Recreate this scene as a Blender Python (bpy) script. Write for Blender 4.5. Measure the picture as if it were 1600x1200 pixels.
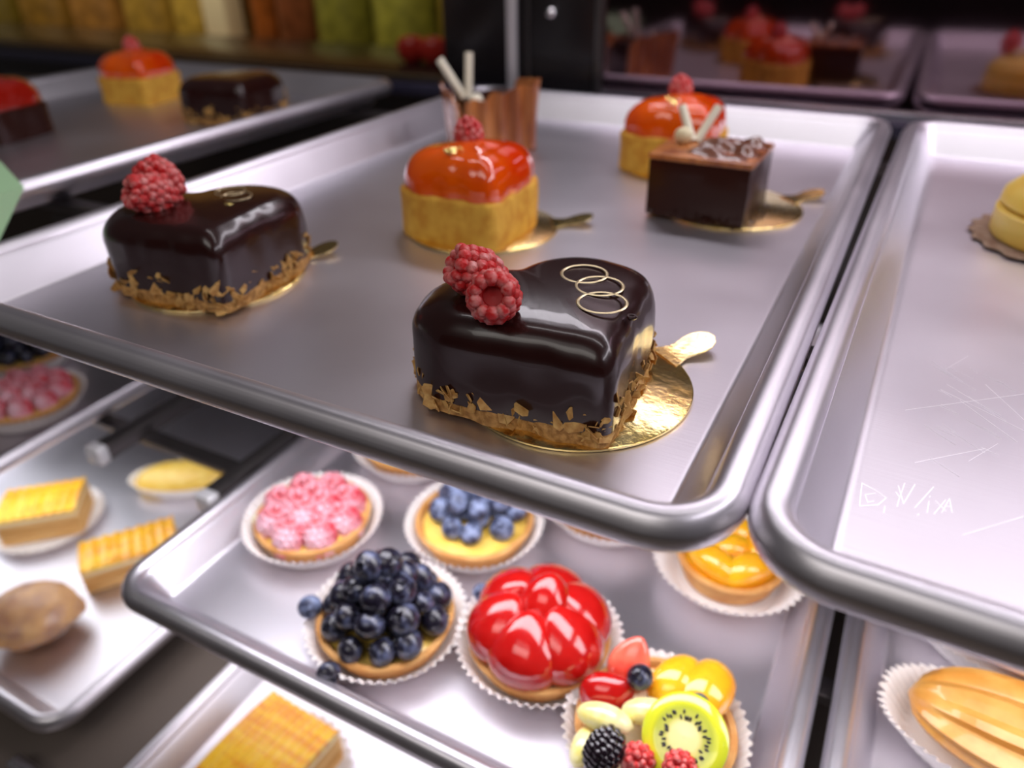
import bpy, bmesh, math, random
from mathutils import Vector, Matrix, noise
for o in list(bpy.data.objects): bpy.data.objects.remove(o)
S = bpy.context.scene
PI = math.pi; TAU = 2*math.pi
C = S.collection

# ------------------------------------------------------------------ camera
CAM_RIGHT = Vector((0.885916983, 0.463628951, -0.014117255))
CAM_UP = Vector((-0.230403829, 0.466270219, 0.854111327))
CAM_FWD = Vector((-0.402573194, 0.753419059, -0.519898591))
CAM_POS = Vector((0.020196186, -0.132655838, 0.12141989))
FPX = 1163.595
cam_data = bpy.data.cameras.new('camera'); cam = bpy.data.objects.new('camera', cam_data); C.objects.link(cam)
cam.matrix_world = Matrix(((CAM_RIGHT.x, CAM_UP.x, -CAM_FWD.x, CAM_POS.x), (CAM_RIGHT.y, CAM_UP.y, -CAM_FWD.y, CAM_POS.y),
                           (CAM_RIGHT.z, CAM_UP.z, -CAM_FWD.z, CAM_POS.z), (0, 0, 0, 1)))
cam_data.sensor_fit = 'HORIZONTAL'; cam_data.sensor_width = 36.0; cam_data.lens = FPX/1600*36
cam_data.clip_start = 0.005; cam_data.clip_end = 50
cam_data.dof.use_dof = True; cam_data.dof.focus_distance = 0.232; cam_data.dof.aperture_fstop = 26.2/4.0
S.camera = cam

# ------------------------------------------------------------------ world, lamps, exposure
S.view_settings.view_transform = 'Standard'; S.view_settings.look = 'None'; S.view_settings.gamma = 1.0
S.view_settings.exposure = 0.0; S.view_settings.use_curve_mapping = False
S.cycles.max_bounces = 8; S.cycles.use_denoising = True
W = bpy.data.worlds.new('world'); S.world = W; W.use_nodes = True
W.node_tree.nodes['Background'].inputs[0].default_value = (0.42, 0.39, 0.41, 1)
W.node_tree.nodes['Background'].inputs[1].default_value = 0.13

def area(name, loc, target, sx, sy, power, col=(1.0, 0.95, 1.0)):
    d = bpy.data.lights.new(name, 'AREA'); d.shape = 'RECTANGLE'; d.size = sx; d.size_y = sy; d.energy = power; d.color = col
    o = bpy.data.objects.new(name, d); C.objects.link(o); o.location = loc
    z = (Vector(loc)-Vector(target)).normalized(); x = Vector((1, 0, 0)); 
    if abs(z.x) > .9: x = Vector((0, 1, 0))
    y = z.cross(x).normalized(); x = y.cross(z).normalized()
    o.matrix_world = Matrix(((x.x, y.x, z.x, loc[0]), (x.y, y.y, z.y, loc[1]), (x.z, y.z, z.z, loc[2]), (0, 0, 0, 1)))
    return o
# LED strips of the display case: along the top at the back, down the right side, over the middle, and under the front of each shelf
area('led_strip_back', (0.05, 0.46, 0.36), (0.0, 0.12, -0.02), 0.85, 0.05, 1.5, (0.97, 0.92, 1.0))
area('led_strip_right', (0.42, 0.15, 0.42), (-0.10, 0.12, 0.0), 0.05, 0.7, 1.3, (0.97, 0.92, 1.0))
area('led_strip_top', (-0.10, 0.22, 0.62), (-0.10, 0.2, 0.0), 0.8, 0.05, 0.9, (1.0, 0.95, 0.97))
area('soft_fill_light', (-0.2, -0.9, 1.3), (0, 0.1, -0.2), 1.2, 0.6, 2.0, (1.0, 0.95, 0.93))  # unseen lamp added as soft fill from the front
area('floor_fill_light', (-0.3, -1.9, 1.9), (-0.3, -1.9, 0), 2.0, 1.0, 15.0, (1.0, 0.95, 0.88))  # unseen lamp added to brighten the floor mirrored in the front pan rims
area('led_strip_middle_shelf', (-0.14, 0.09, -0.0345), (-0.14, 0.09, -0.19), 0.30, 0.07, 0.60, (0.95, 0.93, 1.0))
area('led_strip_middle_right', (0.2, 0.09, -0.0345), (0.2, 0.09, -0.19), 0.30, 0.07, 0.46, (1.0, 0.95, 1.0))
area('led_strip_lower_shelf', (-0.20, 0.12, -0.207), (-0.20, 0.12, -0.32), 0.4, 0.14, 0.36, (1.0, 0.95, 1.0))
area('led_strip_lower_left', (-0.62, 0.12, -0.207), (-0.62, 0.12, -0.32), 0.3, 0.14, 0.36, (0.92, 0.95, 1.0))
area('shop_shelf_light', (-1.7, 0.95, 0.45), (-1.7, 1.45, 0.25), 2.2, 0.2, 6.5, (1.0, 0.82, 0.5))

# ------------------------------------------------------------------ materials
def mat(name, col, rough=0.5, metal=0.0, col2=None, nscale=300.0, bump=0.0, bscale=800.0, coat=0.0, sss=0.0, trans=0.0,
        alpha=1.0, spec=0.5, ramp=(0.35, 0.65), stretch=None, ior=1.45, detail=3.0, sssr=(0.003, 0.001, 0.0006), coat_rough=0.03):
    m = bpy.data.materials.new(name); m.use_nodes = True; nt = m.node_tree; b = nt.nodes['Principled BSDF']
    b.inputs['Base Color'].default_value = (*col, 1); b.inputs['Roughness'].default_value = rough; b.inputs['Metallic'].default_value = metal
    b.inputs['Coat Weight'].default_value = coat; b.inputs['Coat Roughness'].default_value = coat_rough
    b.inputs['Transmission Weight'].default_value = trans; b.inputs['Alpha'].default_value = alpha
    b.inputs['Specular IOR Level'].default_value = spec; b.inputs['IOR'].default_value = ior
    if sss:
        b.inputs['Subsurface Weight'].default_value = sss; b.inputs['Subsurface Radius'].default_value = sssr; b.inputs['Subsurface Scale'].default_value = 1.0
    def tex(scale, det):
        tc = nt.nodes.new('ShaderNodeTexCoord'); mp = nt.nodes.new('ShaderNodeMapping'); n = nt.nodes.new('ShaderNodeTexNoise')
        nt.links.new(tc.outputs['Object'], mp.inputs[0]); nt.links.new(mp.outputs[0], n.inputs[0])
        if stretch: mp.inputs['Scale'].default_value = stretch
        n.inputs['Scale'].default_value = scale; n.inputs['Detail'].default_value = det
        return n
    if col2 is not None:
        n = tex(nscale, detail); r = nt.nodes.new('ShaderNodeValToRGB')
        r.color_ramp.elements[0].position = ramp[0]; r.color_ramp.elements[1].position = ramp[1]
        r.color_ramp.elements[0].color = (*col, 1); r.color_ramp.elements[1].color = (*col2, 1)
        nt.links.new(n.outputs[0], r.inputs[0]); nt.links.new(r.outputs[0], b.inputs['Base Color'])
    if bump:
        n = tex(bscale, 4.0); bp = nt.nodes.new('ShaderNodeBump'); bp.inputs['Strength'].default_value = bump; bp.inputs['Distance'].default_value = 0.001
        nt.links.new(n.outputs[0], bp.inputs['Height']); nt.links.new(bp.outputs[0], b.inputs['Normal'])
    return m

def pan_metal():
    m = mat('brushed_aluminium', (0.80, 0.77, 0.80), 0.3, 1.0)
    nt = m.node_tree; b = nt.nodes['Principled BSDF']; tc = nt.nodes.new('ShaderNodeTexCoord')
    n1 = nt.nodes.new('ShaderNodeTexNoise'); n1.inputs['Scale'].default_value = 14; n1.inputs['Detail'].default_value = 5
    nt.links.new(tc.outputs['Object'], n1.inputs[0])
    mr = nt.nodes.new('ShaderNodeMapRange'); mr.inputs[3].default_value = 0.33; mr.inputs[4].default_value = 0.48
    nt.links.new(n1.outputs[0], mr.inputs[0]); nt.links.new(mr.outputs[0], b.inputs['Roughness'])
    cr = nt.nodes.new('ShaderNodeValToRGB'); cr.color_ramp.elements[0].color = (0.64, 0.61, 0.66, 1); cr.color_ramp.elements[1].color = (0.80, 0.77, 0.82, 1)
    nt.links.new(n1.outputs[0], cr.inputs[0]); nt.links.new(cr.outputs[0], b.inputs['Base Color'])
    # fine hairline scratches in several directions
    prev = None
    for k, (ang, sc) in enumerate(((0.5, 900), (1.9, 700), (1.1, 1100))):
        mp = nt.nodes.new('ShaderNodeMapping'); mp.inputs['Rotation'].default_value = (0, 0, ang); mp.inputs['Scale'].default_value = (0.02, 1, 1)
        nt.links.new(tc.outputs['Object'], mp.inputs[0])
        n = nt.nodes.new('ShaderNodeTexNoise'); n.inputs['Scale'].default_value = sc; n.inputs['Detail'].default_value = 2
        nt.links.new(mp.outputs[0], n.inputs[0])
        if prev is None: prev = n.outputs[0]
        else:
            ad = nt.nodes.new('ShaderNodeMath'); ad.operation = 'ADD'; nt.links.new(prev, ad.inputs[0]); nt.links.new(n.outputs[0], ad.inputs[1]); prev = ad.outputs[0]
    bp = nt.nodes.new('ShaderNodeBump'); bp.inputs['Strength'].default_value = 0.06; bp.inputs['Distance'].default_value = 0.0003
    nt.links.new(prev, bp.inputs['Height']); nt.links.new(bp.outputs[0], b.inputs['Normal'])
    return m

M = {}
M['pan'] = pan_metal()
M['scratch'] = mat('bright_scratch', (0.99, 0.98, 1.0), 0.42, 1.0)
M['glaze'] = mat('dark_chocolate_glaze', (0.022, 0.0045, 0.0035), 0.27, 0, coat=0.32, bump=0.05, bscale=120, spec=0.45)
M['glaze_milk'] = mat('chocolate_cake_glaze', (0.03, 0.007, 0.004), 0.30, 0, coat=0.10, spec=.28, bump=0.08, bscale=150)
M['ganache'] = mat('caramel_ganache', (0.16, 0.05, 0.022), 0.25, 0, coat=0.4)
M['flake'] = mat('wafer_flakes', (0.64, 0.38, 0.12), 0.6, 0, col2=(0.42, 0.20, 0.045), nscale=400, sss=0.1)
M['crumb_base'] = mat('crumb_base', (0.30, 0.14, 0.035), 0.8, 0, col2=(0.56, 0.30, 0.09), nscale=500, bump=0.6, bscale=700)
M['gold'] = mat('gold_card', (0.83, 0.60, 0.20), 0.22, 1.0, col2=(0.95, 0.76, 0.36), nscale=120, bump=0.25, bscale=250)
M['gold_leaf'] = mat('gold_leaf', (1.0, 0.80, 0.30), 0.25, 0.9)
M['gold_ring'] = mat('gold_print', (0.75, 0.62, 0.38), 0.3, 0.8)
M['rasp'] = mat('raspberry_skin', (0.62, 0.018, 0.02), 0.38, 0, col2=(0.80, 0.36, 0.34), nscale=330, ramp=(0.42, 0.75), sss=0.3, bump=0.3, bscale=1500)
M['rasp_core'] = mat('raspberry_hollow', (0.45, 0.004, 0.006), 0.4, 0)
M['rasp_sugar'] = mat('sugared_raspberry', (0.62, 0.035, 0.06), 0.55, 0, col2=(0.86, 0.50, 0.58), nscale=60, ramp=(0.36, 0.60), sss=0.2)
M['orange_glaze'] = mat('orange_mirror_glaze', (0.88, 0.115, 0.002), 0.06, 0, col2=(0.74, 0.04, 0.002), nscale=25, coat=0.8, sss=0.08, sssr=(0.004, 0.001, 0.0005))
M['red_glaze'] = mat('dark_red_glaze', (0.35, 0.012, 0.006), 0.08, 0, coat=1.0)
M['sponge'] = mat('golden_sponge', (0.82, 0.46, 0.06), 0.75, 0, col2=(0.66, 0.30, 0.03), nscale=130, bump=0.5, bscale=420)
M['white_choc'] = mat('white_chocolate', (0.88, 0.82, 0.66), 0.4, 0)
M['dark_dots'] = mat('chocolate_speckle', (0.05, 0.03, 0.02), 0.5, 0)
M['mousse'] = mat('caramel_mousse', (0.56, 0.20, 0.05), 0.35, 0, col2=(0.30, 0.08, 0.022), nscale=40, ramp=(0.4, 0.6), coat=0.4, stretch=(2.2, 2.2, 0.5))
M['crust'] = mat('baked_tart_crust', (0.72, 0.40, 0.14), 0.7, 0, col2=(0.58, 0.26, 0.07), nscale=70, bump=0.4, bscale=500)
M['custard'] = mat('yellow_custard', (0.80, 0.50, 0.07), 0.35, 0, col2=(0.88, 0.62, 0.14), nscale=90, coat=0.4)
M['cream'] = mat('pale_cream', (0.85, 0.74, 0.48), 0.5, 0)
M['bluei'] = mat('blueberry_skin', (0.010, 0.008, 0.016), 0.28, 0, col2=(0.10, 0.115, 0.20), nscale=1.3, ramp=(0.48, 0.72), coat=0.3)
M['bloom'] = mat('blueberry_bloom', (0.03, 0.035, 0.075), 0.45, 0, col2=(0.24, 0.29, 0.46), nscale=1.3, ramp=(0.38, 0.62))
M['paper'] = mat('white_baking_paper', (0.88, 0.84, 0.82), 0.7, 0, sss=0.0)
def translucent(name, col, t):
    m = mat(name, col, 0.6); nt = m.node_tree; b = nt.nodes['Principled BSDF']
    tr = nt.nodes.new('ShaderNodeBsdfTransparent'); mx = nt.nodes.new('ShaderNodeMixShader'); mx.inputs[0].default_value = t
    nt.links.new(tr.outputs[0], mx.inputs[2]); nt.links.new(b.outputs[0], mx.inputs[1])
    nt.links.new(mx.outputs[0], nt.nodes['Material Output'].inputs[0]); return m
M['cup'] = translucent('glassine_paper', (0.90, 0.86, 0.84), 0.18)
M['straw'] = mat('glazed_strawberry', (0.40, 0.004, 0.004), 0.12, 0, col2=(0.50, 0.010, 0.008), nscale=60, coat=0.9, sss=0.15, bump=0.12, bscale=350)
M['straw_cut'] = mat('cut_strawberry', (0.85, 0.20, 0.12), 0.2, 0, col2=(0.75, 0.05, 0.03), nscale=70, coat=0.8)
M['mango'] = mat('glazed_mango', (0.90, 0.50, 0.015), 0.14, 0, col2=(0.94, 0.36, 0.012), nscale=60, coat=0.8, sss=0.15)
M['pine'] = mat('pineapple_flesh', (0.90, 0.78, 0.22), 0.2, 0, col2=(0.92, 0.86, 0.50), nscale=130, coat=0.7)
M['kiwi_skin'] = mat('kiwi_edge', (0.60, 0.66, 0.05), 0.25, 0, coat=0.8)
M['seed'] = mat('black_seed', (0.012, 0.010, 0.008), 0.3, 0)
M['black'] = mat('blackberry_skin', (0.012, 0.006, 0.010), 0.15, 0, coat=0.8)
M['eclair'] = mat('choux_pastry', (0.66, 0.28, 0.045), 0.38, 0, col2=(0.78, 0.42, 0.10), nscale=60, coat=0.45, bump=0.15, bscale=400)
M['eclair_brown'] = mat('brown_choux_pastry', (0.50, 0.18, 0.035), 0.5, 0, col2=(0.62, 0.28, 0.07), nscale=60, bump=0.2, bscale=400)
M['doily_brown'] = mat('brown_paper_doily', (0.20, 0.11, 0.07), 0.8, 0, col2=(0.33, 0.23, 0.17), nscale=250)
M['lemon'] = mat('lemon_mousse', (0.86, 0.62, 0.14), 0.4, 0, col2=(0.88, 0.55, 0.08), nscale=40, sss=0.2)
M['brown_pastry'] = mat('browned_pastry', (0.62, 0.30, 0.05), 0.5, 0, col2=(0.34, 0.12, 0.02), nscale=70, coat=0.3, bump=0.4, bscale=200)
M['napoleon'] = mat('caramelised_pastry_top', (0.95, 0.58, 0.03), 0.35, 0, col2=(0.84, 0.33, 0.015), nscale=90, ramp=(0.4, 0.6), coat=0.4, stretch=(0.3, 3, 1))
M['puff'] = mat('puff_pastry_layers', (0.80, 0.52, 0.22), 0.7, 0, col2=(0.62, 0.32, 0.09), nscale=110, stretch=(0.25, 0.25, 4))
M['film'] = translucent('clear_wrap', (0.9, 0.86, 0.86), 0.88)
M['green_card'] = mat('pale_green_card', (0.45, 0.72, 0.42), 0.6, 0)
M['black_frame'] = mat('black_anodised_frame', (0.010, 0.008, 0.009), 0.25, 0, bump=0.05)
M['chrome'] = mat('polished_steel', (0.85, 0.83, 0.85), 0.18, 1.0, bump=0.02)
M['cap'] = mat('pale_satin_cap', (0.80, 0.79, 0.82), 0.35, 0.3)
M['satin'] = mat('satin_aluminium', (0.85, 0.82, 0.85), 0.5, 0.6)
M['arm'] = mat('dark_steel_bracket', (0.10, 0.09, 0.09), 0.35, 0.8, bump=0.05)
M['mirror'] = mat('tinted_mirror_glass', (0.29, 0.20, 0.235), 0.06, 1.0, col2=(0.25, 0.17, 0.205), nscale=3)
M['sill'] = mat('dark_blue_rail', (0.018, 0.016, 0.035), 0.4, 0, bump=0.05)
M['case_dark'] = mat('dark_case_panel', (0.030, 0.022, 0.018), 0.35, 0, bump=0.05, bscale=60)
M['case_floor'] = mat('case_deck', (0.16, 0.13, 0.11), 0.45, 0.3, bump=0.05, bscale=60)
M['shopfloor'] = mat('brown_shop_floor', (0.22, 0.17, 0.13), 0.5, 0, col2=(0.28, 0.22, 0.17), nscale=4)

# ------------------------------------------------------------------ mesh helpers
class MB:
    def __init__(s): s.v = []; s.f = []
    def add(s, vs, fs):
        n = len(s.v); s.v += [tuple(p) for p in vs]; s.f += [tuple(i+n for i in f) for f in fs]; return s
    def rings(s, rings, cap0=False, cap1=False, closed=True):
        n = len(rings[0]); vs = [p for r in rings for p in r]; fs = []
        m = n if closed else n-1
        for i in range(len(rings)-1):
            for j in range(m):
                k = (j+1) % n; fs.append((i*n+j, i*n+k, (i+1)*n+k, (i+1)*n+j))
        if cap0: fs.append(tuple(range(n-1, -1, -1)))
        if cap1: fs.append(tuple((len(rings)-1)*n+j for j in range(n)))
        return s.add(vs, fs)
    def sphere(s, c, r, sc=(1, 1, 1), nu=14, nv=9, rot=None, fn=None):
        R = rot or Matrix.Identity(3); c = Vector(c); vs = []; fs = []
        def pt(d):
            q = fn(d) if fn else d
            return c + R @ Vector((q[0]*sc[0]*r, q[1]*sc[1]*r, q[2]*sc[2]*r))
        vs.append(pt((0, 0, -1)))
        for i in range(1, nv):
            t = PI*i/nv
            for j in range(nu):
                a = TAU*j/nu; vs.append(pt((math.sin(t)*math.cos(a), math.sin(t)*math.sin(a), -math.cos(t))))
        vs.append(pt((0, 0, 1)))
        for j in range(nu): fs.append((0, 1+(j+1) % nu, 1+j))
        for i in range(nv-2):
            for j in range(nu):
                k = (j+1) % nu; fs.append((1+i*nu+j, 1+i*nu+k, 1+(i+1)*nu+k, 1+(i+1)*nu+j))
        b = 1+(nv-2)*nu; t = len(vs)-1
        for j in range(nu): fs.append((b+j, b+(j+1) % nu, t))
        return s.add(vs, fs)
    def revolve(s, prof, n=48, c=(0, 0, 0), wave=None, cap0=False, cap1=False):
        rs = []
        for k, (r, z) in enumerate(prof):
            rg = []
            for j in range(n):
                a = TAU*j/n; rr, zz = r, z
                if wave: rr, zz = wave(a, r, z, k)
                rg.append((c[0]+rr*math.cos(a), c[1]+rr*math.sin(a), c[2]+zz))
            rs.append(rg)
        return s.rings(rs, cap0, cap1)
    def tube(s, path, r, n=8, cap=True):
        rs = []; path = [Vector(p) for p in path]
        for i, p in enumerate(path):
            d = (path[min(i+1, len(path)-1)]-path[max(i-1, 0)]).normalized()
            u = Vector((0, 0, 1)) if abs(d.z) < .9 else Vector((1, 0, 0))
            x = d.cross(u).normalized(); y = x.cross(d).normalized(); rr = r[i] if isinstance(r, (list, tuple)) else r
            rs.append([tuple(p+x*rr*math.cos(TAU*j/n)+y*rr*math.sin(TAU*j/n)) for j in range(n)])
        return s.rings(rs, cap, cap)
    def loop_tube(s, path, r, n=8, rz=None):
        path = [Vector(p) for p in path]; N = len(path); rs = []
        for i, p in enumerate(path):
            d = (path[(i+1) % N]-path[i-1]).normalized(); x = d.cross(Vector((0, 0, 1))).normalized(); y = Vector((0, 0, 1))
            rs.append([tuple(p+x*r*math.cos(TAU*j/n)+y*(rz or r)*math.sin(TAU*j/n)) for j in range(n)])
        rs.append(rs[0]); return s.rings(rs)
    def box(s, lo, hi, rot=None, c=(0, 0, 0), bevel=0.0, seg=2):
        bm = bmesh.new(); bmesh.ops.create_cube(bm, size=1.0)
        for v in bm.verts:
            v.co = Vector([lo[i] + (v.co[i]+.5)*(hi[i]-lo[i]) for i in range(3)])
        if bevel: bmesh.ops.bevel(bm, geom=bm.edges[:], offset=bevel, segments=seg, profile=0.5, affect='EDGES')
        bm.verts.index_update(); R = rot or Matrix.Identity(3)
        s.add([tuple(R @ v.co + Vector(c)) for v in bm.verts], [tuple(v.index for v in f.verts) for f in bm.faces]); bm.free(); return s
    def build(s, name, m, parent=None, smooth=True, loc=None, angle=0.7):
        me = bpy.data.meshes.new(name); me.from_pydata(s.v, [], s.f); me.update()
        bm = bmesh.new(); bm.from_mesh(me); bmesh.ops.recalc_face_normals(bm, faces=bm.faces); 
        if smooth:
            for f in bm.faces: f.smooth = True
            for e in bm.edges:
                if len(e.link_faces) == 2 and e.calc_face_angle(0) > angle: e.smooth = False
        bm.to_mesh(me); bm.free()
        o = bpy.data.objects.new(name, me); C.objects.link(o); me.materials.append(M[m] if isinstance(m, str) else m)
        if parent: o.parent = parent
        if loc: o.location = loc
        return o
def tag(o, label, cat, group=None, kind=None):
    o['label'] = label; o['category'] = cat
    if group: o['group'] = group
    if kind: o['kind'] = kind
    return o
def thing(name, loc, label, cat, rz=0.0, group=None):
    o = bpy.data.objects.new(name, None); C.objects.link(o); o.location = loc; o.rotation_euler = (0, 0, rz); o.empty_display_size = .01
    return tag(o, label, cat, group)
def structure(o): o['kind'] = 'structure'; return o
def copy_tree(o, parent=None, loc=None, rz=None):
    c = o.copy(); C.objects.link(c); c.parent = parent
    for ch in list(o.children): copy_tree(ch, c)
    if loc is not None: c.location = loc
    if rz is not None: c.rotation_euler = (0, 0, rz)
    return c
def rotz(a): return Matrix.Rotation(a, 3, 'Z')
def euler(a, b, c): return Matrix.Rotation(c, 3, 'Z') @ Matrix.Rotation(b, 3, 'Y') @ Matrix.Rotation(a, 3, 'X')
def align(d):
    return Vector((0, 0, 1)).rotation_difference(Vector(d).normalized()).to_matrix()

# ------------------------------------------------------------------ sheet pans
PW, PL, PR = 0.330, 0.467, 0.0175
FZ = -0.014                                      # pan floor, measured from the centre of the rolled rim
def rrect(inset, z, w=PW, l=PL, r=PR, n=10):
    pts = []; r2 = max(r-inset, 0.004)
    for (cx, cy, a0) in ((-r, r, -PI/2), (-r, l-r, 0), (-w+r, l-r, PI/2), (-w+r, r, PI)):
        # keep corner centres; very small radii slide the centre so the straight sides keep their inset
        sx = 1 if cx == -r else -1; sy = -1 if cy == r else 1
        ox = cx + sx*(r-inset-r2); oy = cy + sy*(r-inset-r2)
        for k in range(n+1):
            a = a0 + PI/2*k/n; pts.append((ox+r2*math.cos(a), oy+r2*math.sin(a), z))
    return pts
def subdivide(ring, step=0.02):
    out = []
    for i, p in enumerate(ring):
        q = ring[(i+1) % len(ring)]; d = math.dist(p, q); k = max(1, int(d/step))
        out += [tuple(p[a]+(q[a]-p[a])*j/k for a in range(3)) for j in range(k)]
    return out
def pan(loc, label, rz=0.0):
    t = thing('sheet_pan', loc, label, 'tray', rz, 'aluminium sheet pans')
    b = MB(); prof = [(16.5, -14), (15.2, -13.6), (14.3, -12.6), (7.0, 0.5), (5.2, 2.2), (4.2, 1.0), (5.6, -.8), (12.6, -13.6), (14.2, -15.0), (16.5, -15.2)]
    b.rings([rrect(i/1000, z/1000) for i, z in prof], True, True)
    b.build('pan_body', 'pan', t, angle=1.2)
    # rolled rim: two soft ridges with a shallow valley between them
    path = subdivide(rrect(0, 0)); N = len(path); rs = []
    for i in range(N):
        p = Vector(path[i]); d = (Vector(path[(i+1) % N])-Vector(path[i-1])).normalized(); x = d.cross(Vector((0, 0, 1)))
        rg = []
        for j in range(20):
            a = TAU*j/20; rr = 1.0 - 0.10*math.exp(-((a-0.62)/0.22)**2)
            rg.append(tuple(p + x*0.0054*rr*math.cos(a) + Vector((0, 0, 1))*0.0062*rr*math.sin(a)))
        rs.append(rg)
    rs.append(rs[0]); r = MB(); r.rings(rs); r.build('rolled_rim', 'pan', t, angle=3)
    return t
pan((0, 0, 0), 'upper middle aluminium sheet pan holding the two chocolate heart cakes')
panR = pan((0.3401, -0.0035, 0.0003), 'scratched upper aluminium sheet pan at right with scored lettering', 0)
panR.rotation_euler = (0, 0, -0.016); 
pan((-0.420, 0.0, 0), 'upper aluminium sheet pan beyond the dark gap, left of the heart cakes')
T2Z = -0.172
pan((0.034, 0.0155, T2Z), 'middle shelf aluminium sheet pan full of fruit tarts')
pan((0.3805, 0.0155, T2Z), 'middle shelf aluminium sheet pan under the scratched pan, holding the eclairs')
pan((-0.461, 0.0, T2Z), 'middle shelf aluminium sheet pan at far left with sugared tarts')
T3Z = -0.300
pan((0.028, -0.16, T3Z), 'lowest aluminium sheet pan at bottom with the striped yellow pastry')
pan((-0.370, -0.017, T3Z), 'lowest aluminium sheet pan at left with the wrapped brown pastries')
Z1 = FZ + 0.0001; Z2 = T2Z + FZ + 0.0001; Z3 = T3Z + FZ + 0.0001

# lettering and stray scratches scored into the right pan (pixel of the photograph -> point on the pan floor)
def ground(x, y, z):
    d = CAM_FWD + CAM_RIGHT*((x-800)/FPX) - CAM_UP*((y-600)/FPX); t = (z-CAM_POS.z)/d.z
    return CAM_POS + d*t
inv = Matrix.Translation(panR.location) @ Matrix.Rotation(-0.016, 4, 'Z'); inv.invert()
def stroke(mb, pts, w):
    P = [inv @ ground(x, y, FZ+0.0005) for x, y in pts]
    for a, b in zip(P, P[1:]):
        d = (b-a); d.z = 0; n = Vector((-d.y, d.x, 0)).normalized()*w
        z = Vector((0, 0, 1))*(-0.01392-a.z); lo = Vector((0, 0, -0.00014))
        q = [a+n+z, b+n+z, b-n+z, a-n+z]
        mb.add([tuple(p) for p in q]+[tuple(p+lo) for p in q], [(0, 1, 2, 3), (7, 6, 5, 4), (0, 4, 5, 1), (1, 5, 6, 2), (2, 6, 7, 3), (3, 7, 4, 0)])
sc = MB()
for pts in ([(1347, 754), (1343, 790)], [(1347, 754), (1366, 764), (1385, 777), (1372, 788), (1343, 790)], [(1352, 772), (1368, 770)], [(1352, 772), (1356, 784), (1366, 782)],
            [(1383, 790), (1381, 800)], [(1400, 768), (1406, 776), (1414, 754)], [(1406, 776), (1402, 790)], [(1404, 758), (1412, 786), (1430, 756)], [(1459, 760), (1430, 792)],
            [(1434, 804), (1436, 802)], [(1452, 782), (1449, 800)], [(1453, 776), (1454, 774)], [(1462, 782), (1478, 798)], [(1478, 780), (1460, 802)],
            [(1472, 800), (1484, 778), (1488, 800)], [(1476, 791), (1487, 790)]):
    stroke(sc, pts, 0.00010)
sc.build('scored_lettering', 'scratch', panR, smooth=False)
sc = MB(); rnd = random.Random(4)
for pts in ([(1470, 608), (1600, 672)], [(1415, 640), (1600, 615)], [(1500, 625), (1590, 690)], [(1505, 835), (1600, 806)], [(1540, 600), (1600, 655)], [(1480, 600), (1530, 630)], [(1430, 722), (1540, 700)]):
    stroke(sc, pts, 0.00008)
for k in range(26):
    x = rnd.uniform(1440, 1600); y = rnd.uniform(560, 720); a = rnd.choice((0.45, 0.55, 0.65, -0.6)); l = rnd.uniform(12, 60)
    stroke(sc, [(x, y), (x+l, y+l*a)], 0.00004)
sc.build('hairline_scratches', 'scratch', panR, smooth=False)

# ------------------------------------------------------------------ heart outline
def heart_pts(side, n=26, smooth=6, N=110):
    """square with its corner (the tip) at the origin, sides along -x and +y, and a half-disc on each far side"""
    r = side/2; raw = []
    raw += [(-side*k/n, 0) for k in range(n)]
    raw += [(-side - r*math.sin(PI*k/n), r - r*math.cos(PI*k/n)) for k in range(n)]
    raw += [(-side + r - r*math.cos(PI*k/n), side + r*math.sin(PI*k/n)) for k in range(n)]
    raw += [(0, side - side*k/n) for k in range(n)]
    # resample evenly
    L = [0.0]
    for i in range(len(raw)): L.append(L[-1]+math.dist(raw[i], raw[(i+1) % len(raw)]))
    out = []; j = 0
    for k in range(N):
        t = L[-1]*k/N
        while L[j+1] < t: j += 1
        f = (t-L[j])/max(L[j+1]-L[j], 1e-9); a, b = raw[j], raw[(j+1) % len(raw)]
        out.append((a[0]+(b[0]-a[0])*f, a[1]+(b[1]-a[1])*f))
    for _ in range(smooth):
        out = [tuple(.25*out[i-1][a]+.5*out[i][a]+.25*out[(i+1) % N][a] for a in range(2)) for i in range(N)]
    return out
def inset_heart(pts, d, c):
    """move each point inwards by d along its normal, held back near the centre"""
    N = len(pts); out = []
    for i, p in enumerate(pts):
        a = pts[i-1]; b = pts[(i+1) % N]; t = Vector((b[0]-a[0], b[1]-a[1])).normalized(); nrm = Vector((t.y, -t.x))
        if nrm.dot(Vector((c[0]-p[0], c[1]-p[1]))) < 0: nrm = -nrm
        out.append((p[0]+nrm.x*d, p[1]+nrm.y*d))
    return out
def heart_body(side, H, rnd_r, puff=0.0, smooth=6, wob=0.0, base_in=0.0, seed=0, zb=0.0):
    pts = heart_pts(side, smooth=smooth); c = (-side*.56, side*.56); mb = MB(); rings = []
    def ring(sc_, z):
        out = []
        for i, (x, y) in enumerate(pts):
            w = wob*noise.noise((x*90+seed, y*90, z*60)) if wob else 0
            out.append((c[0]+(x-c[0])*sc_+w, c[1]+(y-c[1])*sc_+w, z))
        return out
    rm = side*.75
    rings.append(ring(1-base_in, zb))
    for k in range(1, 5): rings.append(ring(1-base_in*(1-k/4.0), zb+(H-rnd_r-zb)*k/4.0))
    for k in range(1, 9):
        a = PI/2*k/8; rings.append(ring(1-(rnd_r/rm)*(1-math.cos(a)), H-rnd_r+rnd_r*math.sin(a)))
    s1 = 1-rnd_r/rm
    for k in range(1, 9):
        f = k/9; rings.append(ring(s1*(1-f), H+puff*(1-(1-f)**2)))
    mb.rings(rings, True, True)
    return mb, pts, c
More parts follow.
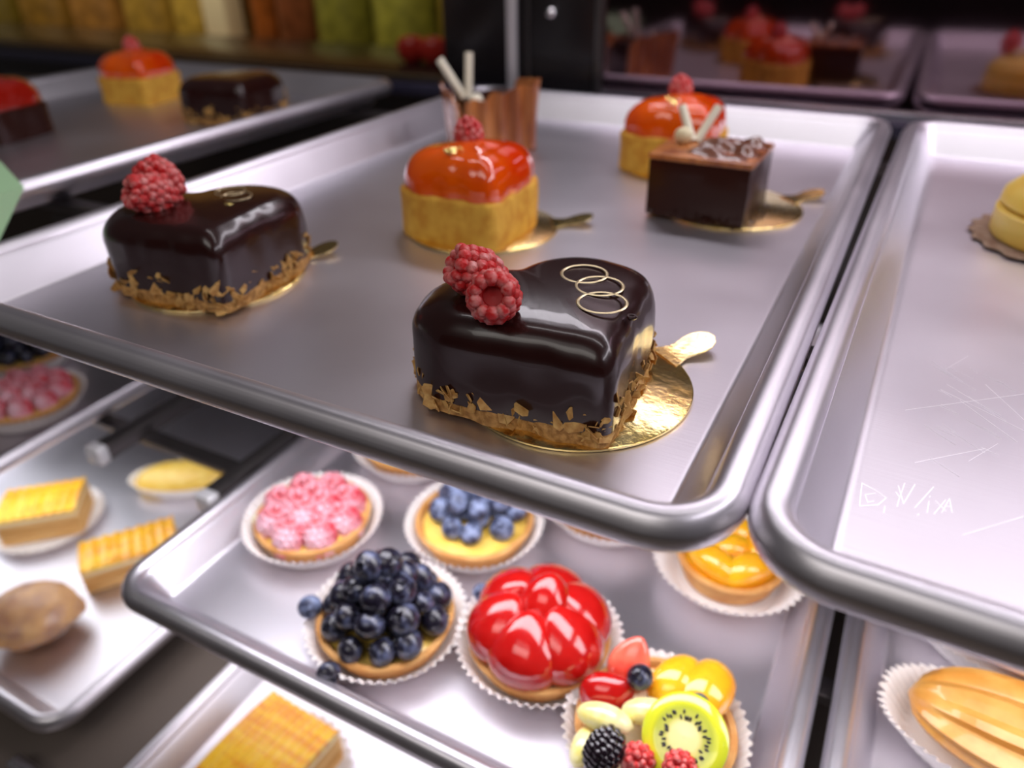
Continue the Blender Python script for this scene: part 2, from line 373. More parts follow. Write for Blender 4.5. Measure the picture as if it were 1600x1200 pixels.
def gold_board(x, y, z, r, tab_dir, label, tab_len=0.019, rz=0.0):
    t = thing('cake_board', (x, y, z), label, 'cake board', 0, 'gold cake boards')
    mb = MB(); mb.revolve([(r-.0004, 0), (r, .0004), (r, .0010), (r-.0005, .0013)], 72, cap0=True, cap1=True); mb.build('disc', 'gold', t)
    mb = MB(); d = Vector((math.cos(tab_dir), math.sin(tab_dir), 0)); n = Vector((-d.y, d.x, 0)); rings = []
    prof = [(r-.003, .0078), (r+.001, .0062), (r+.004, .0050), (r+.007, .0052), (r+tab_len*.55, .0062), (r+tab_len*.75, .0061), (r+tab_len*.9, .0046), (r+tab_len, .0018)]
    for q, w in prof:
        zl = .0008 + .0035*max(0, (q-r)/tab_len)**1.5
        rings.append([tuple(d*q+n*w+Vector((0, 0, zl))), tuple(d*q+n*w+Vector((0, 0, zl+.0007))), tuple(d*q-n*w+Vector((0, 0, zl+.0007))), tuple(d*q-n*w+Vector((0, 0, zl)))])
    mb.rings(rings, True, True); mb.build('pull_tab', 'gold', t, smooth=False)
    return t
BT = 0.0013                                       # thickness of a board

# ------------------------------------------------------------------ raspberries and other berries
def raspberry_mesh(r=0.0066, L=0.0155, seed=1, big=False):
    rnd = random.Random(seed); body = MB(); drup = MB()
    prof = [(0.0, .10), (.30, .05), (.40, .30), (.46, .55)]
    def rad(t): return r*(0.80+0.22*math.sin(PI*min(1, t*1.15)))*(1-max(0, t-.55)**2*3.2)
    nring = 7
    for k in range(nring):
        t = k/(nring-1); z = L*(t*.96); rr = rad(t)*.86; n = max(1, int(TAU*rr/(r*.43)))
        if k == nring-1: n = 1; rr = 0
        for j in range(n):
            a = TAU*(j+.5*(k % 2))/n + rnd.uniform(-.08, .08); q = r*.30*rnd.uniform(.9, 1.12)
            drup.sphere((rr*math.cos(a), rr*math.sin(a), z-L*.45), q, (1, 1, 1.05), 8, 6)
    inner = [(rad(t)*.80, L*(t*.94)-L*.45) for t in (0, .2, .4, .6, .8, .95)]
    body.revolve([(0.00002, L*.13-L*.45)]+[(r*.38, -L*.45+L*.12), (r*.42, -L*.45+.0004), (r*.62, -L*.45-.0004)]+inner+[(0.0003, L*.97-L*.45)], 20)
    return body, drup
RB, RD = raspberry_mesh()
def raspberry(parent, loc, direction, name='raspberry', sugar=False, scale=1.0, proto={}):
    """direction: where the blunt open end points"""
    key = sugar
    rot = align(-Vector(direction))
    if key not in proto:
        d = RD.build(name, 'rasp_sugar' if sugar else 'rasp'); b = RB.build('berry_core', 'rasp_core', d); proto[key] = (d, b); d.hide_render = False
        first = True
    else:
        d0, b0 = proto[key]; d = d0.copy(); C.objects.link(d); b = b0.copy(); C.objects.link(b); b.parent = d
    d.parent = parent; d.location = loc; d.rotation_euler = rot.to_euler(); d.scale = (scale,)*3
    return d
def blueberry_mesh(seed):
    rnd = random.Random(seed); mb = MB(); r = 1.0
    prof = [(0.02, -.93)]+[(math.cos(a), .93*math.sin(a)) for a in [(-80+k*14)*PI/180 for k in range(11)]]
    prof += [(.36, .90), (.34, .98), (.28, .97), (.22, .80), (.02, .76)]
    def wave(a, rr, z, k):
        if k >= 12 and k <= 14: return rr*(1+.12*math.cos(5*a)), z+.05*math.cos(5*a)
        return rr, z
    mb.revolve(prof, 20, wave=wave); return mb
BLUE = {}
def blueberry(parent, loc, r, rng, m='bluei', up=None):
    k = (m,)
    d = Vector((rng.uniform(-1, 1), rng.uniform(-1, 1), rng.uniform(-.3, 1))) if up is None else Vector(up)
    if k not in BLUE: o = blueberry_mesh(1).build('blueberry', m); BLUE[k] = o
    else:
        o = BLUE[k].copy(); C.objects.link(o)
        for q in ('label', 'category', 'group'):
            if q in o: del o[q]
    o.parent = parent; o.location = loc; o.scale = (r, r, r*.94); o.rotation_euler = align(d).to_euler(); return o

# ------------------------------------------------------------------ heart cakes
def flakes(parent, pts, side, seed, z0=0.0, top=0.0135, n=760, mat_='flake', out=0.0034, size=(.0024, .0066)):
    rnd = random.Random(seed); mb = MB(); N = len(pts)
    for k in range(n):
        i = rnd.randrange(N); f = rnd.random(); a, b = pts[i], pts[(i+1) % N]
        p = Vector((a[0]+(b[0]-a[0])*f, a[1]+(b[1]-a[1])*f, 0)); t = Vector((b[0]-a[0], b[1]-a[1], 0)).normalized(); nr = Vector((t.y, -t.x, 0))
        h = top*max(.35, .72+.95*noise.noise((p.x*75, p.y*75, seed)))
        z = z0 + rnd.uniform(0.0003, 1)**1.2*h
        s = rnd.uniform(*size); c = p + nr*rnd.uniform(-.0008, out + .002*(1-z/max(top, .001))) + Vector((0, 0, z+.0008))
        u = (t*rnd.uniform(-1, 1)+Vector((0, 0, rnd.uniform(-1, 1)))+nr*rnd.uniform(-.6, .6)).normalized()
        w = (nr*rnd.uniform(.4, 1)+Vector((0, 0, rnd.uniform(-.4, .8)))+t*rnd.uniform(-.6, .6)).normalized(); v = w.cross(u).normalized()
        m_ = rnd.choice((5, 6, 6, 7)); poly = []
        for q in range(m_):
            an = TAU*q/m_+rnd.uniform(-.25, .25); rr = s*.5*rnd.uniform(.75, 1.1); poly.append(c+u*rr*math.cos(an)*1.25+v*rr*math.sin(an))
        for pp in poly: pp.z = max(pp.z, z0+.0002)
        th = w.cross(Vector((0, 0, 1)))*0 + u.cross(v)*rnd.uniform(.00025, .0005)
        mb.add([tuple(pp) for pp in poly]+[tuple(pp+th) for pp in poly], [tuple(range(m_)), tuple(range(2*m_-1, m_-1, -1))]+[(q, q+m_, (q+1) % m_+m_, (q+1) % m_) for q in range(m_)])
    o = mb.build('crumb_flakes', mat_, parent, smooth=False); o['kind'] = 'stuff'; return o
HS, HH = 0.0505, 0.0342
def heart_cake(loc, label, rz, seed):
    t = thing('heart_cake', loc, label, 'cake', rz, 'glazed chocolate heart cakes')
    mb, pts, c = heart_body(HS, HH, 0.0125, 0.0012, wob=0.0007, seed=seed, base_in=-0.01, zb=.0045); mb.build('chocolate_glaze', 'glaze', t)
    b, _, _ = heart_body(HS*1.005, .0056, 0.0022, 0, wob=.0022, seed=seed); o = b.build('biscuit_base', 'crumb_base', t); o.location = (.0003, -.0003, 0)
    flakes(t, pts, HS, seed)
    return t, pts, c
def gold_rings(t, centres, r, z):
    for cx, cy in centres:
        path = [(cx+r*math.cos(TAU*k/40), cy+r*math.sin(TAU*k/40), z) for k in range(40)]
        mb = MB(); mb.loop_tube(path, .00058, 6, rz=.00025); mb.build('gold_ring', 'gold_ring', t)
gold_board(-0.0645, 0.0730, Z1, 0.0400, 0.95, 'round gold cake board under the foreground heart cake')
AX, AY = -0.0394, 0.0402
hA, ptsA, cA = heart_cake((AX, AY, Z1+BT), 'large foreground chocolate heart cake with two frosted raspberries and three gold rings', 0.09, 3)
def local(o, px, py, z):
    g = ground(px, py, z)-Vector(o.location); return Matrix.Rotation(-o.rotation_euler.z, 3, 'Z') @ g
def on_top(o, px, py): q = local(o, px, py, o.location.z+HH+.0009); return q.x, q.y
gold_rings(hA, [on_top(hA, *p) for p in ((913, 428), (937, 447), (941, 473))], .0076, HH+.0010)
q = on_top(hA, 1003, 488)
mb = MB(); mb.loop_tube([(q[0]-.003+.0011*math.cos(TAU*k/16), q[1]+.0011*math.sin(TAU*k/16), HH-.0012) for k in range(16)], .0006, 6); mb.build('glaze_bubble', 'glaze', hA)
raspberry(hA, local(hA, 748, 428, Z1+BT+HH+.0068), (-.62, -.45, .45), scale=1.12)
raspberry(hA, local(hA, 772, 464, Z1+BT+HH+.0060), (.28, -.78, .42), scale=1.12)
gold_board(-0.2500, 0.0880, Z1, 0.0385, 1.05, 'round gold cake board under the left heart cake')
hB, ptsB, cB = heart_cake((-0.2138, 0.0580, Z1+BT), 'left chocolate heart cake on the middle pan with raspberries and one gold dot', 0.10, 8)
raspberry(hB, local(hB, 253, 285, Z1+BT+HH+.0080), (-.6, -.1, .7), scale=1.2)
raspberry(hB, local(hB, 237, 305, Z1+BT+HH+.0060), (-.35, -.75, .35), scale=1.15)
mb = MB(); mb.sphere((-.0185, .0330, HH+.0008), .0016, (1.3, 1, .3)); mb.build('gold_dot', 'gold_leaf', hB)
for cx, cy in ((-.0300, .0480), (-.0225, .0430)):
    mb = MB(); mb.loop_tube([(cx+.0065*math.cos(TAU*k/40), cy+.0065*math.sin(TAU*k/40), HH+.0009) for k in range(40)], .00035, 6, rz=.0002); mb.build('gold_ring', M['gold_ring'], hB)
hC, _, _ = heart_cake((-0.466, 0.325, Z1+.0004), 'chocolate heart cake far back on the left pan', 0.15, 5)

# ------------------------------------------------------------------ orange entremets
def orange_cake(loc, label, rz, side=0.043, seed=0, glaze='orange_glaze', leaf=True, berry=True, base='sponge'):
    t = thing('glazed_entremet', loc, label, 'cake', rz, 'orange glazed heart entremets')
    mb, pts, c = heart_body(side, .0235, .003, 0, smooth=9, wob=.0009, seed=seed); mb.build('sponge_base', base, t)
    mb, p2, c2 = heart_body(side*.95, .0245, .0165, .0030, smooth=16, wob=.0012, seed=seed+3, base_in=.03); o = mb.build('mirror_glaze', glaze, t); o.location = (-side*.03, side*.03, .0185)
    rnd = random.Random(seed)
    if leaf:
        mb = MB()
        for k in range(7): mb.sphere((c[0]-.004+rnd.uniform(-.004, .004), c[1]-.014+rnd.uniform(-.003, .004), .0445+rnd.uniform(-.0015, .0005)), .0017, (1.2, .8, .35), 7, 5, euler(rnd.random(), rnd.random(), rnd.random()*3))
        mb.build('gold_leaf', 'gold_leaf', t)
    if berry: raspberry(t, (c[0]-.006, c[1]+.006, .0475), (.0, .3, -1), scale=1.0)
    return t
gold_board(-0.1730, 0.1990, Z1, 0.0400, 0.55, 'round gold cake board under the front orange cake')
orange_cake((-0.1475, 0.1660, Z1+BT), 'front orange glazed heart cake with raspberry, between the chocolate hearts', 0.0, seed=2)
gold_board(-0.1100, 0.3550, Z1, 0.0380, 2.6, 'round gold cake board under the rear orange cake')
orange_cake((-0.0870, 0.3260, Z1+BT), 'rear orange glazed heart cake behind the square chocolate cake', 0.0, seed=5)
orange_cake((-0.6180, 0.3550, Z1), 'orange glazed cake on the left pan, blurred in the distance', 0.2, seed=7, leaf=False)
orange_cake((-0.5950, 0.2000, Z1), 'dark red glazed cake at the left edge on the left pan', 0.2, seed=9, base='glaze_milk', glaze='red_glaze', leaf=False, berry=False)

# ------------------------------------------------------------------ square chocolate cake
def white_stick(parent, a, b, r=.0024):
    mb = MB(); a = Vector(a); b = Vector(b); mb.tube([a+(b-a)*k/6 for k in range(7)], r, 10); o = mb.build('white_chocolate_stick', 'white_choc', parent)
    return o
gold_board(-0.0640, 0.2880, Z1, 0.0400, 0.72, 'round gold cake board under the square chocolate cake')
sq = thing('square_chocolate_cake', (-0.0740, 0.2760, Z1+BT), 'square dark chocolate glazed cake with ganache waves and a white stick', 'cake', -0.03, 'square chocolate cakes')
mb = MB(); mb.box((-.027, -.024, .0), (.027, .024, .0305), bevel=.0016); mb.build('cake_body', 'glaze_milk', sq)
mb = MB(); mb.box((-.0276, -.0246, .0300), (.0276, .0246, .0335), bevel=.0014); mb.build('glaze_top', 'mousse', sq)
mb = MB()
nx, ny = 26, 22; vs = []; fs = []
for i in range(nx):
    for j in range(ny):
        x = -.010+.037*i/(nx-1); y = -.022+.0445*j/(ny-1)
        e = min(1, min(i, nx-1-i)/4)*min(1, min(j, ny-1-j)/4)
        z = .0333+e*(.0022+.0022*math.sin(y*330+x*150)+.0010*math.sin(x*420)); vs.append((x, y, z))
for i in range(nx-1):
    for j in range(ny-1): fs.append((i*ny+j, (i+1)*ny+j, (i+1)*ny+j+1, i*ny+j+1))
mb.add(vs, fs); mb.build('ganache_waves', 'ganache', sq)
white_stick(sq, (-.0120, .0100, .0335), (-.0050, .0210, .0505))
white_stick(sq, (-.0140, .0080, .0335), (-.0240, .0160, .0500))
mb = MB(); rnd = random.Random(3)
for k in range(10):
    f = k/9; p = Vector((-.0140, .0080, .0335)).lerp(Vector((-.0240, .0160, .0500)), f); mb.sphere(p+Vector((rnd.uniform(-.0006, .0006), -.0018, rnd.uniform(-.0006, .0006))), .0006, nu=6, nv=4)
mb.build('chocolate_speckles', 'dark_dots', sq)
mb = MB(); mb.sphere((-.0175, .0020, .0375), .0050, (1, .8, .9)); mb.build('cream_dollop', 'cream', sq)
flakes(sq, [(-.027+.054*k/20, -.0245) for k in range(20)]+[(.0272, -.0245+.049*k/20) for k in range(20)], .05, 4, 0, .0025, 60, 'glaze_milk', size=(.001, .0025))

# tall chocolate cake with curls
tc = thing('chocolate_curl_cake', (-0.2560, 0.3560, Z1), 'tall caramel chocolate cake with wavy curls and two white sticks, rear of the pan', 'cake', 0.78, 'square chocolate cakes')
mb = MB(); mb.box((-.024, -.024, 0), (.024, .024, .030), bevel=.0018); mb.build('cake_body', 'glaze_milk', tc)
def wavy_panel(x0, y0, x1, y1, h0, h1, amp, nw, name):
    mb = MB(); n = 44; d = Vector((x1-x0, y1-y0, 0)); nr = Vector((d.y, -d.x, 0)).normalized(); rs = []
    for k in range(n):
        f = k/(n-1); p = Vector((x0, y0, 0))+d*f; w = nr*amp*math.sin(f*nw*TAU)
        h = h0+(h1-h0)*f + .0015*math.sin(f*19); lean = nr*.003
        rs.append([tuple(p+w*.4+Vector((0, 0, .001))), tuple(p+w+lean*.5+Vector((0, 0, h*.6))), tuple(p+w*1.5+lean+Vector((0, 0, h))), tuple(p+w*1.5+lean-nr*.0016+Vector((0, 0, h))), tuple(p+w-nr*.002+Vector((0, 0, h*.6))), tuple(p+w*.4-nr*.002+Vector((0, 0, .001)))])
    mb.rings(rs, True, True); return mb.build(name, 'mousse', tc)
wavy_panel(-.0245, -.0265, .0265, -.0265, .036, .047, .0016, 4.5, 'chocolate_curl')
wavy_panel(.0265, -.0245, .0265, .0245, .047, .040, .0016, 3.5, 'chocolate_curl')
wavy_panel(-.0265, .0245, -.0265, -.0245, .041, .036, .0006, 1.5, 'chocolate_curl')
mb = MB(); mb.box((-.021, -.021, .0295), (.021, .021, .036), bevel=.002); mb.build('glaze_top', 'glaze_milk', tc)
mb = MB(); mb.sphere((-.0150, -.0230, .0360), .0050, (1.0, .8, 1.1)); mb.build('cream_dollop', 'white_choc', tc)
white_stick(tc, (-.0180, -.0040, .034), (-.0330, .0060, .0600), .0028)
white_stick(tc, (-.0160, -.0050, .034), (-.0130, .0010, .0640), .0028)

# yellow cake on the right pan
yd = tag(MB().revolve([(.002, 0), (.044, 0), (.047, .0012), (.044, .0010), (.002, .0008)], 96, wave=lambda a, r, z, k: (r*(1+(.03*math.cos(22*a) if r > .04 else 0)), z)).build('paper_doily', 'doily_brown', loc=(0.1030, 0.3020, Z1+.0006)), 'brown scalloped paper doily under the yellow cake on the right pan', 'doily')
yc = thing('lemon_cake', (0.1000, 0.3020, Z1+.0019), 'round yellow cake with red berry at the right edge', 'cake')
MB().revolve([(.0345, 0), (.0360, .002), (.0360, .013), (.0340, .0145), (.0005, .0146)], 56, cap0=True).build('sponge_base', 'lemon', yc)
MB().revolve([(.0330, .0148), (.0352, .0165), (.0345, .0215), (.0290, .0270), (.0180, .0300), (.0005, .0310)], 56).build('lemon_mousse', 'lemon', yc)
mb = MB()
for k in range(5): mb.box((-.004, -.003, -.003), (.004, .003, .003), euler(k, k*2, k), (-.010+.012*math.cos(k*.8-1.2), .012*math.sin(k*.8-1.2), .033), .0012)
mb.build('cream_piping', 'cream', yc)
raspberry(yc, (-.021, -.006, .0400), (0, .2, -1), scale=1.1)

# ------------------------------------------------------------------ paper cups and tarts
def cup(x, y, z, label, r0=.0305, r1=.0405, h=.015, n=52, rz=0.0):
    prof = [(.0005, .0004), (r0-.002, .0004), (r0, .0012), (r0+(r1-r0)*.45, h*.5), (r0+(r1-r0)*.85, h*.92), (r1, h)]
    def wave(a, r, zz, k):
        amp = (0, 0, .008, .020, .026, .026)[k]; return r*(1+amp*math.cos(n*a)), zz+(.0007*math.cos(3*a+x*90) if k >= 4 else 0)
    o = MB().revolve(prof, n*6, wave=wave).build('paper_baking_cup', 'cup', loc=(x, y, z), angle=3)
    return tag(o, label, 'paper cup', 'fluted paper cups')
def tart(name, x, y, label, r=.0345, h=.0150, filling='custard', fz=.0115, z=None, group='fruit tarts', seed=0):
    t = thing(name, (x, y, (Z2 if z is None else z)+.0012), label, 'tart', 0, group)
    def wave(a, rr, zz, k): return rr*(1+.012*noise.noise((math.cos(a)*2+seed, math.sin(a)*2, zz*80))), zz*(1+.06*noise.noise((math.cos(a)*2, math.sin(a)*2+seed, 5)))
    MB().revolve([(.0005, 0), (r*.80, 0), (r*.84, .001), (r*.97, h*.75), (r, h*.95), (r-.0008, h), (r-.0030, h*.985), (r-.0040, fz), (.0005, fz-.0005)], 72, wave=wave).build('pastry_shell', 'crust', t)
    MB().revolve([(r-.0039, fz-.0006), (r-.005, fz+.0002), (r*.5, fz+.0012), (.0004, fz+.0016)], 48).build('filling', filling, t)
    return t, fz
CUP = 'fluted white paper cup around the '
# raspberry tart
cup(-.2430, .1080, Z2, CUP+'sugared raspberry tart')
t, fz = tart('raspberry_tart', -.2430, .1080, 'sugar-dusted raspberry tart at the left of the middle shelf', r=.0340)
rnd = random.Random(11)
for R_, n, dz in ((.0225, 8, .0050), (.0095, 4, .0085)):
    for k in range(n):
        a = TAU*k/n+R_*40; raspberry(t, (R_*math.cos(a), R_*math.sin(a), fz+dz), (math.cos(a)*.4, math.sin(a)*.4, -1), sugar=True, scale=1.26)
mb = MB(); mb.sphere((-.0245, -.0185, fz+.003), .0042, (1, 1, .8)); mb.build('cream_dot', 'cream', t)
# front blueberry tart
def heap(t, fz, layers, seed, r=.0068, m='bluei', off=(0, 0)):
    rnd = random.Random(seed)
    for R_, n, dz, ph in layers:
        for k in range(n):
            a = TAU*k/n+ph+rnd.uniform(-.10, .10); q = r*rnd.uniform(.88, 1.1); R2 = R_*rnd.uniform(.94, 1.05)
            blueberry(t, (R2*math.cos(a)+off[0], R2*math.sin(a)+off[1], fz+dz+q*.9+rnd.uniform(-.0006, .001)), q, rnd, m)
cup(-.1600, .0660, Z2, CUP+'front blueberry tart', rz=.1)
t, fz = tart('blueberry_tart', -.1600, .0660, 'blueberry tart heaped with dark berries, left of the strawberry tart', seed=3)
heap(t, fz, [(.0265, 11, .0005, .1), (.0130, 6, .001, .4), (.0200, 9, .0105, .2), (.0070, 3, .0125, .5), (.0130, 6, .0195, .9), (.002, 1, .0220, 0), (.0050, 2, .0300, .8)], 5, .0074)
rnd = random.Random(77)
tag(blueberry(None, (-.1640, .0262, Z2+.0135), .0058, rnd), 'loose blueberry on the cup edge in front of the heaped blueberry tart', 'blueberry', 'loose blueberries')
tag(blueberry(None, (-.1945, .0500, Z2+.0185), .0062, rnd, 'bloom'), 'loose blueberry perched on the left edge of the heaped blueberry tart', 'blueberry', 'loose blueberries')
tag(blueberry(None, (-.1240, .1000, Z2+.0145), .0052, rnd, 'bloom'), 'loose blueberry between the heaped blueberry tart and the strawberry tart', 'blueberry', 'loose blueberries')
# rear blueberry tart
cup(-.1560, .1480, Z2, CUP+'rear blueberry tart', rz=.3)
t, fz = tart('blueberry_tart', -.1560, .1480, 'rear blueberry tart with pale frosted berries and bare custard at front', seed=6)
heap(t, fz+.0008, [(.0230, 9, .0, .25), (.0110, 5, .001, .2), (.0140, 6, .0095, .1), (.004, 2, .011, 0)], 9, .0074, 'bloom', (0, .0055))
# strawberry tart
cup(-.0860, .0900, Z2, CUP+'strawberry tart', rz=.2)
t, fz = tart('strawberry_tart', -.0860, .0900, 'glossy strawberry tart beside the heaped blueberry tart', seed=8, filling='cream')
def strawberry(parent, base, axis, L=.030, w=.0125, flat=.72, m='straw', name='strawberry', roll=0.0):
    def fn(d):
        x, y, z = d; f = 1.0 - .28*z - .12*z*z
        return (x*f, y*f*flat, z)
    R = align(axis) @ rotz(roll); mb = MB(); mb.sphere((0, 0, 0), 1.0, (w, w, L/2), 22, 16, R, fn); o = mb.build(name, m, parent); o.location = base; return o
for k in range(6):
    a = TAU*k/6 + -1.45; out = Vector((math.cos(a), math.sin(a), 0)); ax = (-out*.50+Vector((0, 0, .86))).normalized()
    strawberry(t, out*.0190+Vector((0, 0, fz+.0125)), ax, L=.0370, w=.0178, flat=.78, roll=a+PI/2-math.atan2(ax.y, ax.x)*0)
strawberry(t, (.002, .004, fz+.0230), (.1, .3, 1), L=.028, w=.0130, flat=.95)
# peach tart
cup(-.0160, .1830, Z2, CUP+'peach tart', r0=.0280, r1=.0410, h=.016)
t, fz = tart('peach_tart', -.0160, .1860, 'golden peach tart half hidden under the gap between the upper pans', seed=12, filling='mango', r=.0295)
def wedge(parent, base, axis_z, L, w, th, m, name, bend=.35, tilt=0.0):
    """a curved fruit slice"""
    mb = MB(); rs = []; n = 15
    for k in range(n):
        f = k/(n-1); s = f*2-1; q = math.sqrt(max(0.002, 1-s*s)); x = s*L/2; z = -bend*L*.5*s*s
        rg = []
        for j in range(12):
            a = TAU*j/12; rg.append((x, math.cos(a)*w/2*q, z+math.sin(a)*th/2*q*(1.15 if math.sin(a) > 0 else .55)))
        rs.append(rg)
    mb.rings(rs, True, True); o = mb.build(name, m, parent); o.location = base; o.rotation_euler = (tilt, 0, axis_z); return o
for k in range(5):
    a = TAU*k/5+.5; wedge(t, (.0155*math.cos(a), .0155*math.sin(a), fz+.0055), a+PI/2, .034, .018, .016, 'mango', 'peach_slice', .3, .25)
wedge(t, (0, 0, fz+.0085), .4, .026, .015, .010, 'mango', 'peach_slice', .3)
# two tarts mostly hidden behind the upper pan
cup(-.0940, .2030, Z2, CUP+'plain tart behind the strawberry tart')
tart('custard_tart', -.0940, .2030, 'plain pale custard tart behind the strawberry tart, under the upper pan', seed=14, filling='cream')
cup(-.2330, .1985, Z2, CUP+'orange custard tart behind the sugared raspberry tart')
tart('custard_tart', -.2330, .1985, 'custard tart with orange crust behind the sugared raspberry tart', seed=15)
# mixed fruit tart
MX, MY = -.0205, .0690
cup(MX, MY, Z2, CUP+'mixed fruit tart', r1=.0395)
t, fz = tart('mixed_fruit_tart', MX, MY, 'mixed fruit tart with kiwi, mango, pineapple and berries at bottom right of the middle pan', seed=18, filling='cream')
def loc_t(px, py, z): 
    g = ground(px, py, z); return Vector((g.x-MX, g.y-MY, z-Z2-.0012))
zt = Z2+.0012+fz
strawberry(t, loc_t(985, 1035, zt+.012), (.1, .3, .5), L=.026, w=.0095, flat=.55, m='straw_cut', name='strawberry_slice')
strawberry(t, loc_t(950, 1085, zt+.009), (.75, .35, .45), L=.026, w=.0105, flat=.7, m='straw')
blueberry(t, loc_t(1000, 1058, zt+.020), .0058, random.Random(4), up=(-.3, -.2, 1))
wedge(t, loc_t(1062, 1062, zt+.012), 1.1, .033, .020, .013, 'mango', 'mango_slice', .3, .35)
wedge(t, loc_t(1108, 1075, zt+.012), 1.35, .037, .022, .013, 'mango', 'mango_slice', .3, .30)
blueberry(t, loc_t(1092, 1100, zt+.015), .0046, random.Random(7), up=(-.2, -.6, .6))
wedge(t, loc_t(945, 1122, zt+.013), .10, .025, .012, .010, 'pine', 'pineapple_chunk', .1, .25)
wedge(t, loc_t(1010, 1112, zt+.012), .45, .022, .012, .010, 'pine', 'pineapple_chunk', .1, .25)
# kiwi slice: green flesh, pale core and a ring of seeds
def kiwi_material():
    m = bpy.data.materials.new('kiwi_flesh'); m.use_nodes = True; nt = m.node_tree; b = nt.nodes['Principled BSDF']
    tc_ = nt.nodes.new('ShaderNodeTexCoord'); mp = nt.nodes.new('ShaderNodeMapping'); mp.inputs['Scale'].default_value = (54, 54, 0)
    g = nt.nodes.new('ShaderNodeTexGradient'); g.gradient_type = 'SPHERICAL'; r = nt.nodes.new('ShaderNodeValToRGB')
    nt.links.new(tc_.outputs['Object'], mp.inputs[0]); nt.links.new(mp.outputs[0], g.inputs[0]); nt.links.new(g.outputs[1], r.inputs[0])
    e = r.color_ramp.elements; e[0].position = 0.0; e[0].color = (.58, .66, .03, 1); e[1].position = .98; e[1].color = (.80, .72, .30, 1)
    for p, c_ in ((.28, (.66, .68, .03, 1)), (.40, (.42, .46, .02, 1)), (.58, (.50, .50, .06, 1)), (.70, (.78, .70, .26, 1))):
        q = r.color_ramp.elements.new(p); q.color = c_
    nt.links.new(r.outputs[0], b.inputs['Base Color']); b.inputs['Roughness'].default_value = .15; b.inputs['Coat Weight'].default_value = .8
    return m
M['kiwi'] = kiwi_material()
KR = .0172
kw = MB().revolve([(KR-.001, -.0045), (KR, -.003), (KR, .001), (KR-.0012, .0022), (KR*.7, .0028), (KR*.3, .0026), (.0003, .0025)], 56, cap0=True).build('kiwi_slice', 'kiwi', t)
kw.location = loc_t(1070, 1153, zt+.018); kw.rotation_euler = align((-.10, -.55, .80)).to_euler()
mb = MB(); rnd = random.Random(5)
for k in range(44):
    a = TAU*k/44+rnd.uniform(-.05, .05); rr = KR*rnd.uniform(.40, .58); mb.sphere((rr*math.cos(a), rr*math.sin(a), .0029), .00062, (1.7, .8, .6), 7, 5, rotz(a))
sd = mb.build('kiwi_seeds', 'seed', kw); sd['kind'] = 'stuff'
def blackberry(parent, loc, L=.017, r=.0075):
    mb = MB(); rnd = random.Random(9)
    for k in range(8):
        z = -L/2+L*(k+.5)/8; rr = r*.80*math.sqrt(max(.04, 1-(2*z/L)**2)); n = max(4, int(TAU*rr/(r*.40)))
        for j in range(n):
            a = TAU*(j+.5*(k % 2))/n; mb.sphere((rr*math.cos(a), rr*math.sin(a), z), r*.30, nu=7, nv=5)
    mb.sphere((0, 0, 0), 1, (r*.8, r*.8, L*.47)); o = mb.build('blackberry', 'black', parent); o.location = loc; o.rotation_euler = align((.3, .6, .6)).to_euler(); return o
blackberry(t, loc_t(944, 1172, zt+.014))
raspberry(t, loc_t(996, 1188, zt+.012), (0, .3, -1), scale=.95)
raspberry(t, loc_t(1062, 1200, zt+.016), (.2, .2, -1), scale=.9)
wedge(t, loc_t(912, 1165, zt+.006), 1.6, .020, .010, .008, 'pine', 'pineapple_chunk', .1, .2)

# ------------------------------------------------------------------ eclairs
def eclair(x, y, z, rz, label, m, L=.128, w=.047, seed=0):
    t = thing('eclair', (x, y, z), label, 'eclair', rz, 'eclairs in fluted paper')
    mb = MB(); n = 40; rs = []
    for k in range(n):
        f = k/(n-1); s = f*2-1; q = (1-abs(s)**3.2)**.5 if abs(s) < 1 else 0; q = max(q, .04); rg = []
        for j in range(40):
            a = TAU*j/40; rid = 1+.115*math.cos(a*11)*(1 if math.sin(a) > -.2 else 0)*min(1, q*1.2)
            yy = math.cos(a)*w/2*q*rid*(1+.03*noise.noise((s*3+seed, a, 1))); zz = math.sin(a)*.020*q*rid; zz = zz if zz > 0 else zz*.75
            rg.append((s*L/2, yy, (.0165+zz)))
        rs.append(rg)
    mb.rings(rs, True, True); mb.build('choux_shell', m, t)
    return t
def boat(x, y, z, rz, label, L=.142, w=.058, h=.015):
    N = 260; prof = [(.80, .0004), (.86, .0010), (.95, h*.6), (1.03, h)]
    rs = []
    for k, (s, zz) in enumerate(prof):
        rg = []
        for j in range(N):
            a = TAU*j/N; ex = 2/2.6; cx, sx = math.cos(a), math.sin(a)
            px = L/2*abs(cx)**ex*math.copysign(1, cx); py = w/2*abs(sx)**ex*math.copysign(1, sx); wv = 1+(.0, .006, .018, .026)[k]*math.cos(64*a)
            rg.append((px*s*wv, py*s*wv, zz))
        rs.append(rg)
    o = MB().rings(rs, True, False).build('paper_baking_case', 'paper', loc=(x, y, z), angle=3); o.rotation_euler = (0, 0, rz)
    return tag(o, label, 'paper case', 'fluted paper cases')
boat(.1370, .1270, Z2, -0.10, 'white fluted paper case under the front golden eclair')
eclair(.1380, .1270, Z2+.0012, -0.10, 'front golden eclair with ridged top at bottom right', 'eclair')
boat(.1460, .1900, Z2, -0.05, 'white fluted paper case under the brown eclair behind the golden one')
eclair(.1480, .1900, Z2+.0012, -0.05, 'brown eclair behind the golden one, mostly hidden by the scratched pan', 'eclair_brown', seed=4)

